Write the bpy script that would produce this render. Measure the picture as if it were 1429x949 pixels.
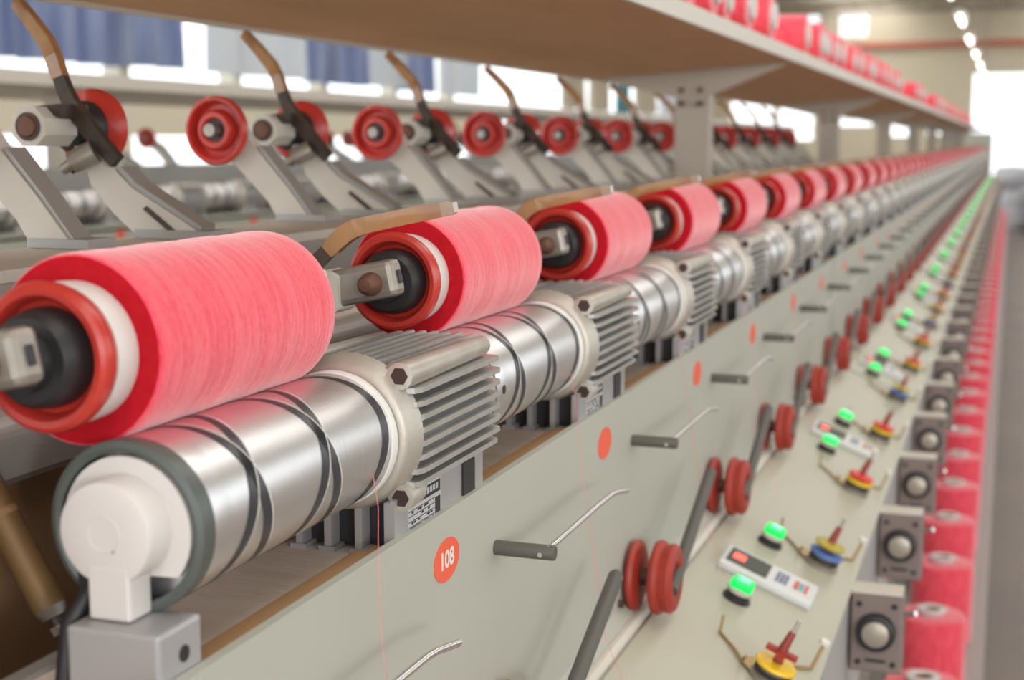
import bpy, bmesh, math, random
from mathutils import Vector, Matrix

random.seed(7)
# ------------------------------------------------------------------ scale
# lengths below are in winding units (P = spacing of the winding heads), origin at the lens
S = 0.42            # metres per unit
CH = 1.50           # lens height above the floor
FLOOR = -CH / S
def W(x, y, z): return Vector((x * S, y * S, z * S + CH))

for o in list(bpy.data.objects): bpy.data.objects.remove(o)
scn = bpy.context.scene
COL = scn.collection

# ------------------------------------------------------------------ camera
F_PX, VPX, VPY, WPX, HPX = 1985.0, 1413.0, 198.0, 1429.0, 949.0
pitch = math.atan((HPX / 2 - VPY) / F_PX)
yaw = math.atan((VPX - WPX / 2) / F_PX * math.cos(pitch))
cam_d = bpy.data.cameras.new('camera'); cam = bpy.data.objects.new('camera', cam_d)
COL.objects.link(cam)
cam.location = (0, 0, CH)
cam.rotation_euler = (math.pi / 2 - pitch, 0, yaw)
cam_d.sensor_fit = 'HORIZONTAL'; cam_d.sensor_width = 36.0
cam_d.lens = 36.0 * F_PX / WPX
cam_d.clip_start = 0.02; cam_d.clip_end = 300
cam_d.dof.use_dof = True
cam_d.dof.focus_distance = 2.32 * S
cam_d.dof.aperture_fstop = 7.1
scn.camera = cam

# ------------------------------------------------------------------ world, lights, exposure
wd = bpy.data.worlds.new('sky'); scn.world = wd; wd.use_nodes = True
bg = wd.node_tree.nodes['Background']
bg.inputs[0].default_value = (0.93, 0.97, 1.0, 1); bg.inputs[1].default_value = 3.2

def area(name, loc, target, sx, sy, power, color=(1, 1, 1)):
    l = bpy.data.lights.new(name, 'AREA'); l.shape = 'RECTANGLE'; l.size = sx; l.size_y = sy
    l.energy = power; l.color = color
    o = bpy.data.objects.new(name, l); COL.objects.link(o); o.location = loc
    d = Vector(target) - Vector(loc); o.rotation_euler = d.to_track_quat('-Z', 'Y').to_euler()
    return o
# lamp added for assumed daylight from behind the camera
area('assumed_daylight', (4.0, -4.0, 2.2), (-0.4, 1.2, 1.1), 0.45, 0.6, 135, (1.0, 0.98, 0.95))
# added fill lamps under the closed roof, brightening aisle and background
area('roof_fill', (1.2, 15.0, 4.75), (1.2, 15.0, 0), 1.6, 40.0, 700, (1.0, 0.98, 0.95))
area('roof_fill', (-3.3, 15.0, 4.75), (-3.3, 15.0, 0), 1.5, 40.0, 1350, (1.0, 0.97, 0.92))

scn.view_settings.view_transform = 'Standard'
scn.view_settings.look = 'None'
scn.view_settings.gamma = 1.0
scn.view_settings.use_curve_mapping = False
scn.view_settings.exposure = -0.55
scn.cycles.use_denoising = True
scn.cycles.max_bounces = 8
scn.cycles.sample_clamp_indirect = 6.0

# ------------------------------------------------------------------ materials
MATS = {}
def mat(name, color, rough=0.5, metal=0.0, noise=None, bump=None, sheen=0.0, emit=None, coat=0.0, trans=0.0, spec=0.5, wave=None):
    """noise=(scale, amount, dark colour); bump=(scale, strength)"""
    if name in MATS: return MATS[name]
    m = bpy.data.materials.new(name); m.use_nodes = True
    nt = m.node_tree; b = nt.nodes['Principled BSDF']
    b.inputs['Base Color'].default_value = (*color, 1)
    b.inputs['Roughness'].default_value = rough
    b.inputs['Metallic'].default_value = metal
    b.inputs['Specular IOR Level'].default_value = spec
    tc = nt.nodes.new('ShaderNodeTexCoord')
    if sheen:
        b.inputs['Sheen Weight'].default_value = sheen
        b.inputs['Sheen Roughness'].default_value = 0.4
        b.inputs['Sheen Tint'].default_value = (1.0, 0.75, 0.75, 1)
    if coat: b.inputs['Coat Weight'].default_value = coat
    if trans: b.inputs['Transmission Weight'].default_value = trans
    if emit:
        b.inputs['Emission Color'].default_value = (*emit[0], 1)
        b.inputs['Emission Strength'].default_value = emit[1]
    if noise:
        n = nt.nodes.new('ShaderNodeTexNoise'); n.inputs['Scale'].default_value = noise[0]
        n.inputs['Detail'].default_value = 6
        mp = nt.nodes.new('ShaderNodeMapping')
        if len(noise) > 3: mp.inputs['Scale'].default_value = noise[3]
        nt.links.new(tc.outputs['Object'], mp.inputs[0]); nt.links.new(mp.outputs[0], n.inputs['Vector'])
        r = nt.nodes.new('ShaderNodeValToRGB')
        r.color_ramp.elements[0].position = 0.35; r.color_ramp.elements[1].position = 0.68
        r.color_ramp.elements[0].color = (0, 0, 0, 1); r.color_ramp.elements[1].color = (1, 1, 1, 1)
        nt.links.new(n.outputs['Fac'], r.inputs[0])
        mu = nt.nodes.new('ShaderNodeMath'); mu.operation = 'MULTIPLY'; mu.inputs[1].default_value = noise[1]
        nt.links.new(r.outputs[0], mu.inputs[0])
        mx = nt.nodes.new('ShaderNodeMix'); mx.data_type = 'RGBA'
        mx.inputs[6].default_value = (*color, 1); mx.inputs[7].default_value = (*noise[2], 1)
        nt.links.new(mu.outputs[0], mx.inputs[0]); nt.links.new(mx.outputs[2], b.inputs['Base Color'])
    if bump:
        n2 = nt.nodes.new('ShaderNodeTexNoise'); n2.inputs['Scale'].default_value = bump[0]; n2.inputs['Detail'].default_value = 4
        mp2 = nt.nodes.new('ShaderNodeMapping')
        if len(bump) > 2: mp2.inputs['Scale'].default_value = bump[2]
        nt.links.new(tc.outputs['Object'], mp2.inputs[0]); nt.links.new(mp2.outputs[0], n2.inputs['Vector'])
        bp = nt.nodes.new('ShaderNodeBump'); bp.inputs['Strength'].default_value = bump[1]; bp.inputs['Distance'].default_value = 0.002
        nt.links.new(n2.outputs['Fac'], bp.inputs['Height']); nt.links.new(bp.outputs[0], b.inputs['Normal'])
    MATS[name] = m
    return m

def yarn_mat():
    m = mat('pink_yarn', (0.86, 0.075, 0.125), 0.9, sheen=1.0, spec=0.15)
    nt = m.node_tree; b = nt.nodes['Principled BSDF']
    tc = nt.nodes.new('ShaderNodeTexCoord')
    mp = nt.nodes.new('ShaderNodeMapping'); mp.inputs['Scale'].default_value = (26, 230, 26)
    nt.links.new(tc.outputs['Object'], mp.inputs[0])
    n = nt.nodes.new('ShaderNodeTexNoise'); n.inputs['Scale'].default_value = 1.0; n.inputs['Detail'].default_value = 3
    nt.links.new(mp.outputs[0], n.inputs['Vector'])
    mp2 = nt.nodes.new('ShaderNodeMapping'); mp2.inputs['Scale'].default_value = (220, 1500, 220)
    nt.links.new(tc.outputs['Object'], mp2.inputs[0])
    n2 = nt.nodes.new('ShaderNodeTexNoise'); n2.inputs['Scale'].default_value = 1.0; n2.inputs['Detail'].default_value = 2
    nt.links.new(mp2.outputs[0], n2.inputs['Vector'])
    add = nt.nodes.new('ShaderNodeMath'); add.operation = 'ADD'
    nt.links.new(n.outputs['Fac'], add.inputs[0]); nt.links.new(n2.outputs['Fac'], add.inputs[1])
    r = nt.nodes.new('ShaderNodeValToRGB')
    r.color_ramp.elements[0].position = 0.36; r.color_ramp.elements[0].color = (0.74, 0.04, 0.085, 1)
    r.color_ramp.elements[1].position = 0.60; r.color_ramp.elements[1].color = (0.93, 0.125, 0.165, 1)
    hf = nt.nodes.new('ShaderNodeMath'); hf.operation = 'MULTIPLY'; hf.inputs[1].default_value = 0.5
    nt.links.new(add.outputs[0], hf.inputs[0]); nt.links.new(hf.outputs[0], r.inputs[0])
    nt.links.new(r.outputs[0], b.inputs['Base Color'])
    bp = nt.nodes.new('ShaderNodeBump'); bp.inputs['Strength'].default_value = 0.6; bp.inputs['Distance'].default_value = 0.0013
    nt.links.new(hf.outputs[0], bp.inputs['Height']); nt.links.new(bp.outputs[0], b.inputs['Normal'])
    return m

YARN = yarn_mat()
YARNE = mat('pink_yarn_end_shaded', (0.52, 0.012, 0.022), 0.95, spec=0.1, noise=(160, 0.5, (0.40, 0.008, 0.016)), bump=(700, 0.3))  # fuzz-free yarn ends, with shade also painted into the deep crimson
CHROME = mat('brushed_drum_steel', (0.80, 0.80, 0.815), 0.36, 1.0, bump=(1, 0.15, (30, 900, 30)))
GROOVE = mat('groove_shade', (0.035, 0.035, 0.042), 0.35)  # shade inside the groove, put into the colour of a flat ribbon
ALU = mat('cast_aluminium', (0.54, 0.51, 0.46), 0.45, 0.5, noise=(40, 0.5, (0.42, 0.36, 0.29)), bump=(300, 0.15))
FIN = mat('fin_aluminium', (0.55, 0.545, 0.53), 0.38, 0.6, noise=(50, 0.35, (0.38, 0.34, 0.3)))
ALUD = mat('lug_socket', (0.06, 0.035, 0.03), 0.6, 0.3)
RINGW = mat('white_band', (0.78, 0.77, 0.73), 0.4)
ENDRING = mat('drum_end_ring', (0.115, 0.13, 0.12), 0.4, 0.3)
DARK = mat('black_plastic', (0.022, 0.020, 0.022), 0.45)
DARKI = mat('drum_hollow', (0.045, 0.05, 0.04), 0.7)
WHITEP = mat('white_nylon', (0.68, 0.64, 0.615), 0.42)
REDP = mat('red_chuck_plastic', (0.56, 0.040, 0.026), 0.34, noise=(35, 0.5, (0.36, 0.024, 0.02)), coat=0.2)
REDF = mat('red_disc_rubber', (0.38, 0.036, 0.02), 0.5, noise=(40, 0.5, (0.24, 0.02, 0.014)))
ARMP = mat('arm_cream_paint', (0.60, 0.57, 0.51), 0.5, noise=(18, 0.35, (0.48, 0.43, 0.36)), bump=(80, 0.2))
ARMG = mat('arm_grey_paint', (0.60, 0.565, 0.50), 0.55, noise=(14, 0.4, (0.50, 0.46, 0.39)), bump=(90, 0.25))
STEEL = mat('worn_steel', (0.42, 0.39, 0.35), 0.45, 0.7, noise=(40, 0.5, (0.22, 0.17, 0.13)))
BLACKST = mat('black_oily_steel', (0.055, 0.042, 0.036), 0.5, 0.4, noise=(60, 0.5, (0.14, 0.09, 0.06)))
RUST = mat('brown_nut', (0.16, 0.075, 0.05), 0.55, 0.4)
GRIP = mat('amber_sleeve', (0.46, 0.225, 0.08), 0.22, coat=0.8, trans=0.1, noise=(30, 0.7, (0.22, 0.10, 0.04)))
GRIPE = mat('clear_sleeve_end', (0.38, 0.28, 0.215), 0.3, coat=0.5)
PANEL = mat('grey_green_panel', (0.45, 0.455, 0.40), 0.5, noise=(6, 0.25, (0.40, 0.39, 0.34)), bump=(500, 0.06))
CONS = mat('cream_console', (0.46, 0.445, 0.35), 0.42, noise=(5, 0.25, (0.42, 0.40, 0.32)))
APRON = mat('grey_apron', (0.40, 0.385, 0.385), 0.5)
WOOD = mat('dusty_deck', (0.82, 0.73, 0.65), 0.8, noise=(10, 0.7, (0.68, 0.56, 0.46), (1, 5, 1)), bump=(60, 0.3, (1, 8, 1)))
WOODE = mat('bare_wood_edge', (0.52, 0.31, 0.15), 0.7, noise=(14, 0.6, (0.42, 0.23, 0.11), (3, 0.6, 3)))
SHELFM = mat('brown_fibreboard', (0.68, 0.45, 0.25), 0.75, noise=(4, 0.5, (0.58, 0.37, 0.20), (4, 1, 1)))
LIP = mat('shelf_lip_cream', (0.66, 0.62, 0.55), 0.5)
POSTM = mat('post_cream', (0.52, 0.47, 0.40), 0.55)
TROUGH = mat('trough_brown', (0.32, 0.18, 0.085), 0.8, noise=(8, 0.6, (0.22, 0.12, 0.06)))
RAILM = mat('grey_rail', (0.36, 0.35, 0.33), 0.45, 0.3)
BRASS = mat('brass', (0.42, 0.29, 0.12), 0.45, 0.5)
BRONZE = mat('dull_bronze', (0.21, 0.125, 0.05), 0.55, 0.3)
STICK = mat('orange_red_sticker', (0.86, 0.125, 0.065), 0.45)
STICKT = mat('white_print', (0.85, 0.75, 0.72), 0.5)
PEGM = mat('dark_peg', (0.105, 0.095, 0.08), 0.5)
CHROMEW = mat('polished_wire', (0.75, 0.73, 0.72), 0.2, 1.0)
RODM = mat('dark_rod', (0.10, 0.092, 0.08), 0.55)
GREENL = mat('lit_green_lens', (0.0, 0.22, 0.05), 0.3, emit=((0.0, 1.0, 0.13), 1.35))
GREENC = mat('lit_green_core', (0.1, 0.6, 0.3), 0.3, emit=((0.14, 1.0, 0.42), 2.0))
YEL = mat('yellow_plastic', (0.85, 0.55, 0.02), 0.4)
BLU = mat('blue_plastic', (0.10, 0.19, 0.50), 0.45)
RED = mat('red_plastic', (0.70, 0.03, 0.025), 0.4)
MAROON = mat('maroon_plastic', (0.30, 0.05, 0.04), 0.45)
DISPW = mat('display_housing', (0.66, 0.67, 0.66), 0.4)
SCREEN = mat('dark_screen', (0.055, 0.06, 0.045), 0.55)
LEDR = mat('red_digits', (0.9, 0.1, 0.06), 0.4, emit=((1.0, 0.09, 0.06), 1.6))
KEYB = mat('blue_grey_keys', (0.20, 0.22, 0.33), 0.5)
KEYR = mat('red_keys', (0.65, 0.12, 0.10), 0.5)
KEYT = mat('teal_keys', (0.15, 0.42, 0.45), 0.5)
BOXM = mat('brown_grey_box', (0.24, 0.185, 0.165), 0.55, noise=(30, 0.3, (0.19, 0.15, 0.14)))
KNOBF = mat('knob_face', (0.46, 0.41, 0.34), 0.35, 0.5)
NAMEP = mat('nameplate_silver', (0.62, 0.63, 0.66), 0.4, 0.3)
BASEL = mat('motor_base_grey', (0.44, 0.43, 0.44), 0.45, 0.4)
THREAD = mat('pink_thread', (0.85, 0.22, 0.24), 0.8)
FLOORM = mat('worn_concrete', (0.20, 0.165, 0.15), 0.5, noise=(1.2, 0.7, (0.27, 0.21, 0.17)), bump=(20, 0.1))
WALLM = mat('beige_wall', (0.62, 0.57, 0.44), 0.8, noise=(1.5, 0.3, (0.54, 0.49, 0.38)))
CEILM = mat('beige_roof_sheet', (0.55, 0.46, 0.34), 0.8, noise=(1.0, 0.3, (0.45, 0.37, 0.27)))
BEAM = mat('roof_steel', (0.30, 0.26, 0.22), 0.6)
REDBEAM = mat('red_beam', (0.50, 0.16, 0.10), 0.6)
def cloth(name, c, tw, c2=None):
    m = mat(name, c, 0.9, noise=(2.2, 0.9, c2 or c, (1, 4, .25))); nt = m.node_tree; b = nt.nodes['Principled BSDF']  # with c2, streaks paint light and shade of folds into the colour
    tr = nt.nodes.new('ShaderNodeBsdfTranslucent')
    nt.links.new(b.inputs['Base Color'].links[0].from_socket, tr.inputs[0])
    mx = nt.nodes.new('ShaderNodeMixShader'); mx.inputs[0].default_value = tw
    nt.links.new(b.outputs[0], mx.inputs[1]); nt.links.new(tr.outputs[0], mx.inputs[2])
    nt.links.new(mx.outputs[0], nt.nodes['Material Output'].inputs[0]); return m
CURT = cloth('blue_curtain', (0.20, 0.25, 0.42), 0.5, (0.44, 0.49, 0.60))
CURTW = cloth('white_curtain', (0.66, 0.69, 0.72), 0.35)
FRAMEM = mat('window_frame_cream', (0.60, 0.56, 0.46), 0.6)
TUBEM = mat('fluorescent_tube', (1, 1, 1), 0.5, emit=((1.0, 0.98, 0.92), 9.0))
SACK = mat('white_sack', (0.80, 0.83, 0.90), 0.8, noise=(6, 0.4, (0.68, 0.71, 0.78)))
CABD = mat('dark_cabinet', (0.05, 0.055, 0.07), 0.6)
GLASSM = mat('window_glass', (0.9, 0.95, 1.0), 0.03, trans=1.0)
PIPE = mat('white_pipe', (0.75, 0.70, 0.64), 0.4)
SIGNB = mat('teal_column', (0.10, 0.28, 0.33), 0.7)

# ------------------------------------------------------------------ geometry builder (unit coordinates)
class G:
    def __init__(s): s.v = []; s.f = []; s.sm = []
    def add(s, vs, fs, smooth=False):
        n = len(s.v); s.v += [Vector(v) for v in vs]
        for f in fs: s.f.append([i + n for i in f]); s.sm.append(smooth)
        return s
    def box(s, x0, x1, y0, y1, z0, z1):
        vs = [(x, y, z) for x in (x0, x1) for y in (y0, y1) for z in (z0, z1)]
        return s.add(vs, [(0, 1, 3, 2), (4, 6, 7, 5), (0, 4, 5, 1), (2, 3, 7, 6), (0, 2, 6, 4), (1, 5, 7, 3)])
    def rbox(s, c, size, bev, M=None, seg=2):
        bm = bmesh.new(); bmesh.ops.create_cube(bm, size=1.0)
        for v in bm.verts: v.co = Vector((v.co.x * size[0], v.co.y * size[1], v.co.z * size[2]))
        bmesh.ops.bevel(bm, geom=list(bm.edges), offset=bev, segments=seg, affect='EDGES', profile=0.5)
        bm.verts.index_update()
        M = M or Matrix.Identity(3)
        vs = [M @ v.co + Vector(c) for v in bm.verts]
        fs = [[v.index for v in f.verts] for f in bm.faces]
        bm.free()
        return s.add(vs, fs)
    def lathe(s, c, prof, n=32, axis='Y', smooth=True, cap=True):
        """prof: (radius, along-axis) list around a line through c"""
        vs = []; fs = []; c = Vector(c)
        for r, a in prof:
            for i in range(n):
                t = 2 * math.pi * i / n; p, q = r * math.cos(t), r * math.sin(t)
                if axis == 'Y': vs.append(c + Vector((p, a, q)))
                elif axis == 'X': vs.append(c + Vector((a, p, q)))
                else: vs.append(c + Vector((p, q, a)))
        for j in range(len(prof) - 1):
            for i in range(n):
                k = (i + 1) % n; fs.append((j * n + i, j * n + k, (j + 1) * n + k, (j + 1) * n + i))
        if cap and prof[0][0] > 1e-6: fs.append(list(range(n)))
        if cap and prof[-1][0] > 1e-6: fs.append([(len(prof) - 1) * n + i for i in range(n)])
        return s.add(vs, fs, smooth)
    def tube(s, pts, r, n=8, smooth=True, flat=None):
        """round tube (or flat bar: flat=(half width vector, half thickness)) along points"""
        pts = [Vector(p) for p in pts]; rs = r if isinstance(r, (list, tuple)) else [r] * len(pts)
        vs = []; fs = []
        up = Vector((0, 0, 1)); prev = None
        for i, p in enumerate(pts):
            d = ((pts[min(i + 1, len(pts) - 1)] - pts[max(i - 1, 0)])).normalized()
            a = prev if prev else (up if abs(d.z) < 0.9 else Vector((1, 0, 0)))
            b = d.cross(a).normalized(); a = b.cross(d).normalized(); prev = a
            for k in range(n):
                t = 2 * math.pi * k / n
                vs.append(p + a * rs[i] * math.cos(t) + b * rs[i] * math.sin(t))
        for j in range(len(pts) - 1):
            for i in range(n):
                k = (i + 1) % n; fs.append((j * n + i, j * n + k, (j + 1) * n + k, (j + 1) * n + i))
        fs.append(list(range(n))); fs.append([(len(pts) - 1) * n + i for i in range(n)])
        return s.add(vs, fs, smooth)
    def prism(s, poly, lo, hi, plane='XZ'):
        n = len(poly); vs = []
        for a in (lo, hi):
            for p, q in poly:
                vs.append((p, a, q) if plane == 'XZ' else ((a, p, q) if plane == 'YZ' else (p, q, a)))
        fs = [list(range(n)), list(range(n, 2 * n))] + [(i, (i + 1) % n, n + (i + 1) % n, n + i) for i in range(n)]
        return s.add(vs, fs)
    def bar(s, path, w, y0, y1, ends=None):
        """flat bar in the XZ plane: path (x,z), width w (list ok), thickness y0..y1 (tilted along path by ends)"""
        n = len(path); ws = w if isinstance(w, (list, tuple)) else [w] * n
        L = []; R = []
        for i, (x, z) in enumerate(path):
            x0, z0 = path[max(i - 1, 0)]; x1, z1 = path[min(i + 1, n - 1)]
            d = Vector((x1 - x0, z1 - z0)).normalized(); nn = Vector((-d.y, d.x)) * ws[i] / 2
            L.append((x + nn.x, z + nn.y)); R.append((x - nn.x, z - nn.y))
        sh = ends or [0] * n
        vs = []; fs = []
        for i in range(n):
            vs += [(L[i][0], y0 + sh[i], L[i][1]), (R[i][0], y0 + sh[i], R[i][1]), (R[i][0], y1 + sh[i], R[i][1]), (L[i][0], y1 + sh[i], L[i][1])]
        for i in range(n - 1):
            a = i * 4; b = a + 4
            for k in range(4): fs.append((a + k, a + (k + 1) % 4, b + (k + 1) % 4, b + k))
        fs.append((0, 1, 2, 3)); e = (n - 1) * 4; fs.append((e, e + 1, e + 2, e + 3))
        return s.add(vs, fs)
    def xf(s, M, c=(0, 0, 0)):
        c = Vector(c); s.v = [M @ (v - c) + c for v in s.v]; return s
    def mesh(s, name, m, anchor=(0, 0, 0)):
        me = bpy.data.meshes.new(name); a = Vector(anchor)
        me.from_pydata([tuple((v - a) * S) for v in s.v], [], s.f)
        bm = bmesh.new(); bm.from_mesh(me); bmesh.ops.recalc_face_normals(bm, faces=bm.faces); bm.to_mesh(me); bm.free()
        me.polygons.foreach_set('use_smooth', s.sm)
        if any(s.sm):
            try: me.set_sharp_from_angle(angle=math.radians(38))
            except Exception: pass
        for mm in (m if isinstance(m, list) else [m]): me.materials.append(mm)
        return me

class T:
    """template of one thing: parts (name, mesh, sub-parts) about an anchor"""
    def __init__(s, name, anchor): s.name = name; s.a = Vector(anchor); s.parts = []; s._low = None
    def part(s, name, g, m, parent=None, label=None):
        e = dict(name=name, mesh=g.mesh(name, m, s.a), sub=[], label=label)
        (parent['sub'] if parent else s.parts).append(e)
        return e
    def low(s):
        """the same shape as one mesh, for copies too small to show parts"""
        if s._low: return s._low
        bm = bmesh.new(); mats = []; me = bpy.data.meshes.new(s.name)
        def put(e):
            for m in e['mesh'].materials:
                if m not in mats: mats.append(m)
            n0 = len(bm.faces); bm.from_mesh(e['mesh']); bm.faces.ensure_lookup_table()
            for f in bm.faces[n0:]: f.material_index = mats.index(e['mesh'].materials[0])
            for x in e['sub']: put(x)
        for e in s.parts: put(e)
        bm.to_mesh(me); bm.free()
        for m in mats: me.materials.append(m)
        s._low = me
        return me
    def place(s, label, cat, group=None, dy=0, off=(0, 0, 0), low=False, rotz=0, name=None, scale=None):
        loc = W(s.a.x + off[0], s.a.y + dy + off[1], s.a.z + off[2])
        single = low or (len(s.parts) == 1 and not s.parts[0]['sub'])
        r = bpy.data.objects.new(name or s.name, (s.low() if low else s.parts[0]['mesh']) if single else None)
        COL.objects.link(r); r.location = loc; r.rotation_euler = (0, 0, rotz)
        if scale: r.scale = scale
        if not single: r.empty_display_size = 0.02
        r['label'] = label; r['category'] = cat
        if group: r['group'] = group
        if not single:
            for e in s.parts:
                o = bpy.data.objects.new(e['name'], e['mesh']); COL.objects.link(o); o.parent = r
                if e['label']: o['label'] = e['label']
                for x in e['sub']:
                    q = bpy.data.objects.new(x['name'], x['mesh']); COL.objects.link(q); q.parent = o
                    if x['label']: q['label'] = x['label']
        return r

def struct(name, g, m, parent=None):
    o = bpy.data.objects.new(name, g.mesh(name, m, (0, 0, FLOOR)) if not parent else g.mesh(name, m, (0, 0, FLOOR)))
    COL.objects.link(o)
    if parent: o.parent = parent
    else: o['kind'] = 'structure'
    return o
def ordinal(n):
    if 10 <= n % 100 <= 20: return '%dth' % n
    return '%d%s' % (n, {1: 'st', 2: 'nd', 3: 'rd'}.get(n % 10, 'th'))
WORDS = ['nearest', 'second', 'third', 'fourth', 'fifth', 'sixth', 'seventh', 'eighth', 'ninth', 'tenth', 'eleventh', 'twelfth']
def nth(k): return WORDS[k] if k < 12 else ordinal(k + 1)

END = 57.0
NU = 54
# ================================================================== the hall
XL, XR, YF, YB, ZC = -16.0, 13.0, 84.0, -13.0, 8.0
struct('floor', G().box(XL - .3, XR, YB, YF + 60, FLOOR - .2, FLOOR), FLOORM)
struct('ceiling', G().box(XL, XR, YB, YF, ZC, ZC + .15), CEILM)
# roof beams across the hall
for i in range(12):
    y = 4 + i * 7.0
    g = G().box(XL, XR, y - .12, y + .12, 6.9, 7.15).box(XL, XR, y - .1, y + .1, ZC - .2, ZC)
    for j in range(24):
        x = XL + 1 + j * 1.2
        g.tube([(x, y, 7.05), (x + .6, y, ZC - .1), (x + 1.2, y, 7.05)], .05, 4, False)
    struct('trim_%d' % (i + 1), g, BEAM)
# left wall: solid bands with window openings between
wl = bpy.data.objects.new('wall_left', None); COL.objects.link(wl); wl['kind'] = 'structure'
def wpart(name, g, m):
    o = bpy.data.objects.new(name, g.mesh(name, m, (0, 0, 0))); COL.objects.link(o); o.parent = wl; return o
wl.location = (0, 0, CH)
def wpiece(name, g, m): return wpart(name, g, m)
wpiece('lower_band', G().box(XL - .3, XL, YB, YF, FLOOR, -.95), WALLM)
wpiece('middle_band', G().box(XL - .3, XL, YB, 42.3, .12, 1.12), WALLM)
wpiece('middle_band', G().box(XL - .3, XL, 50.2, YF, .12, 1.12), WALLM)
wpiece('upper_band', G().box(XL - .3, XL, YB, YF, 4.6, ZC), WALLM)
wpiece('sill', G().box(XL - .02, XL + .18, YB, 42.3, 1.06, 1.16), PIPE)
wpiece('sill', G().box(XL - .02, XL + .18, 50.2, YF, 1.06, 1.16), PIPE)
ys = [YB + 4.2 * i + 2.8 for i in range(23)]
for y in ys:
    if 42.6 < y < 50: continue
    wpiece('pillar', G().box(XL - .3, XL + .1, y - .16, y + .16, -.95, 4.6), FRAMEM)
# curtains hang inside the upper windows down to just above the sill
def curtain(y0, y1, z0, z1, m, label, x=XL + .05):
    n = 36; vs = []; fs = []
    ph = random.random() * 6; k = random.uniform(16, 24)
    for th in (0, .03):
        for i in range(n + 1):
            t = i / n; y = y0 + (y1 - y0) * t
            for zz in (0, 1):
                a = (.10 + .05 * (1 - zz)) * math.sin(k * t + ph + .8 * zz) + .03 * math.sin(47 * t)
                vs.append((x + .22 + a + th, y, z0 if zz == 0 else z1))
    for i in range(n):
        a = i * 2; b = a + (n + 1) * 2
        fs += [(a, a + 2, a + 3, a + 1), (b, b + 1, b + 3, b + 2)]
    g = G().add(vs, fs, True)
    t = T('curtain', (x, (y0 + y1) / 2, z0)); t.part('curtain', g, m)
    return t.place(label, 'curtain', 'curtains on the far window wall')
TEAL = cloth('teal_curtain', (0.12, 0.30, 0.34), 0.4)
BEIGEC = cloth('beige_curtain', (0.55, 0.50, 0.40), 0.3, (0.45, 0.40, 0.32))
plan = [(16.4, 18.6, 'b'), (18.62, 20.8, 'b'), (20.82, 23.0, 'b'), (23.02, 25.3, 'b'), (26.2, 30.4, 'w'), (30.45, 33.6, 'b'), (33.65, 36.0, 'w'), (36.05, 38.4, 'b'), (38.6, 41.9, 'w'),
        (50.4, 53.4, 'e'), (54.4, 57.2, 'e'), (58.2, 60.6, 't'), (61.6, 65.0, 'e'), (66.2, 70.0, 'w'), (72.0, 76.0, 'e'), (77.0, 83.0, 'e')]
for ci, (y0, y1, c_) in enumerate(plan):
    m, nm = {'b': (CURT, 'gathered blue'), 'w': (CURTW, 'pale white'), 't': (TEAL, 'teal'), 'e': (BEIGEC, 'beige')}[c_]
    curtain(y0, y1, (1.42 if ci < 9 else 1.2) + random.uniform(-.05, .08), 4.55, m, nm + ' window curtain, %s from the left along the far window wall' % nth(ci))
# far wall with the open loading door
def holed(x0, x1, z0, z1, y0, y1, holes):
    g = G(); xs = sorted({x0, x1, *[h[0] for h in holes], *[h[1] for h in holes]}); zs = sorted({z0, z1, *[h[2] for h in holes], *[h[3] for h in holes]})
    for xa, xb in zip(xs, xs[1:]):
        for za, zb in zip(zs, zs[1:]):
            mx_, mz_ = (xa + xb) / 2, (za + zb) / 2
            if not any(h[0] < mx_ < h[1] and h[2] < mz_ < h[3] for h in holes): g.box(xa, xb, y0, y1, za, zb)
    return g
wf = holed(XL, XR, FLOOR, ZC, YF, YF + .4, [(-2.2, 7.5, FLOOR, 3.75), (-15.7, -13.2, -.2, 2.6), (-12.9, -10.9, .1, 2.6), (-9.6, -7.6, .9, 2.4), (-6.6, -5.4, .3, 2.2), (-4.6, -3.6, .4, 1.6), (-11.9, -10.7, 6.1, 7.3), (-9.6, -8.0, 5.9, 7.2)])
struct('wall_far', wf, WALLM)
nw = 0
for xa, xb, za, zb, nb in ((-11.9, -10.7, 6.1, 7.3, 5), (-9.6, -8.0, 5.9, 7.2, 5), (-9.6, -7.6, .9, 2.4, 2), (-12.9, -10.9, .1, 2.6, 2)):
    nw += 1
    w = bpy.data.objects.new('window_%d' % nw, None); COL.objects.link(w); w['kind'] = 'structure'; w.location = W(xa, YF, za)
    for i in range(nb):
        z = za + (zb - za) * (i + .5) / nb
        o = bpy.data.objects.new('slat', G().box(xa, xb, YF + .1, YF + .3, z - .04, z + .04).mesh('slat', FRAMEM, (xa, YF, za))); COL.objects.link(o); o.parent = w
struct('trim_20', G().box(-9, 9, YF - .3, YF - .02, 5.2, 5.55), REDBEAM)
# right wall: low wall, mullions, upper wall; assumed openings between let daylight in
wr = G().box(XR, XR + .3, YB, YF, FLOOR, -.6).box(XR, XR + .3, YB, YF, 5.6, ZC)
for i in range(24): wr.box(XR, XR + .3, YB + i * 4.2 - .3, YB + i * 4.2 + .3, -.6, 5.6)
struct('wall_right', wr, WALLM)

# hanging fluorescent tubes over the machine
for i in range(8):
    y = 23.0 + i * 7.5
    t = T('tube_light', (-1.35, y, 3.3))
    t.part('tube', G().lathe((-1.35, y, 3.0), [(.045, -1.2), (.045, 1.2)], 10), TUBEM)
    t.part('fixture', G().box(-1.47, -1.23, y - 1.35, y + 1.35, 3.06, 3.16), LIP)
    t.part('hanger', G().tube([(-1.35, y - .9, 3.1), (-1.35, y - .9, ZC)], .012, 5), BEAM)
    t.part('hanger', G().tube([(-1.35, y + .9, 3.1), (-1.35, y + .9, ZC)], .012, 5), BEAM)
    t.place('hanging fluorescent tube light over the machine, %s of the receding row' % nth(i), 'light', 'tube lights over the machine')

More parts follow.
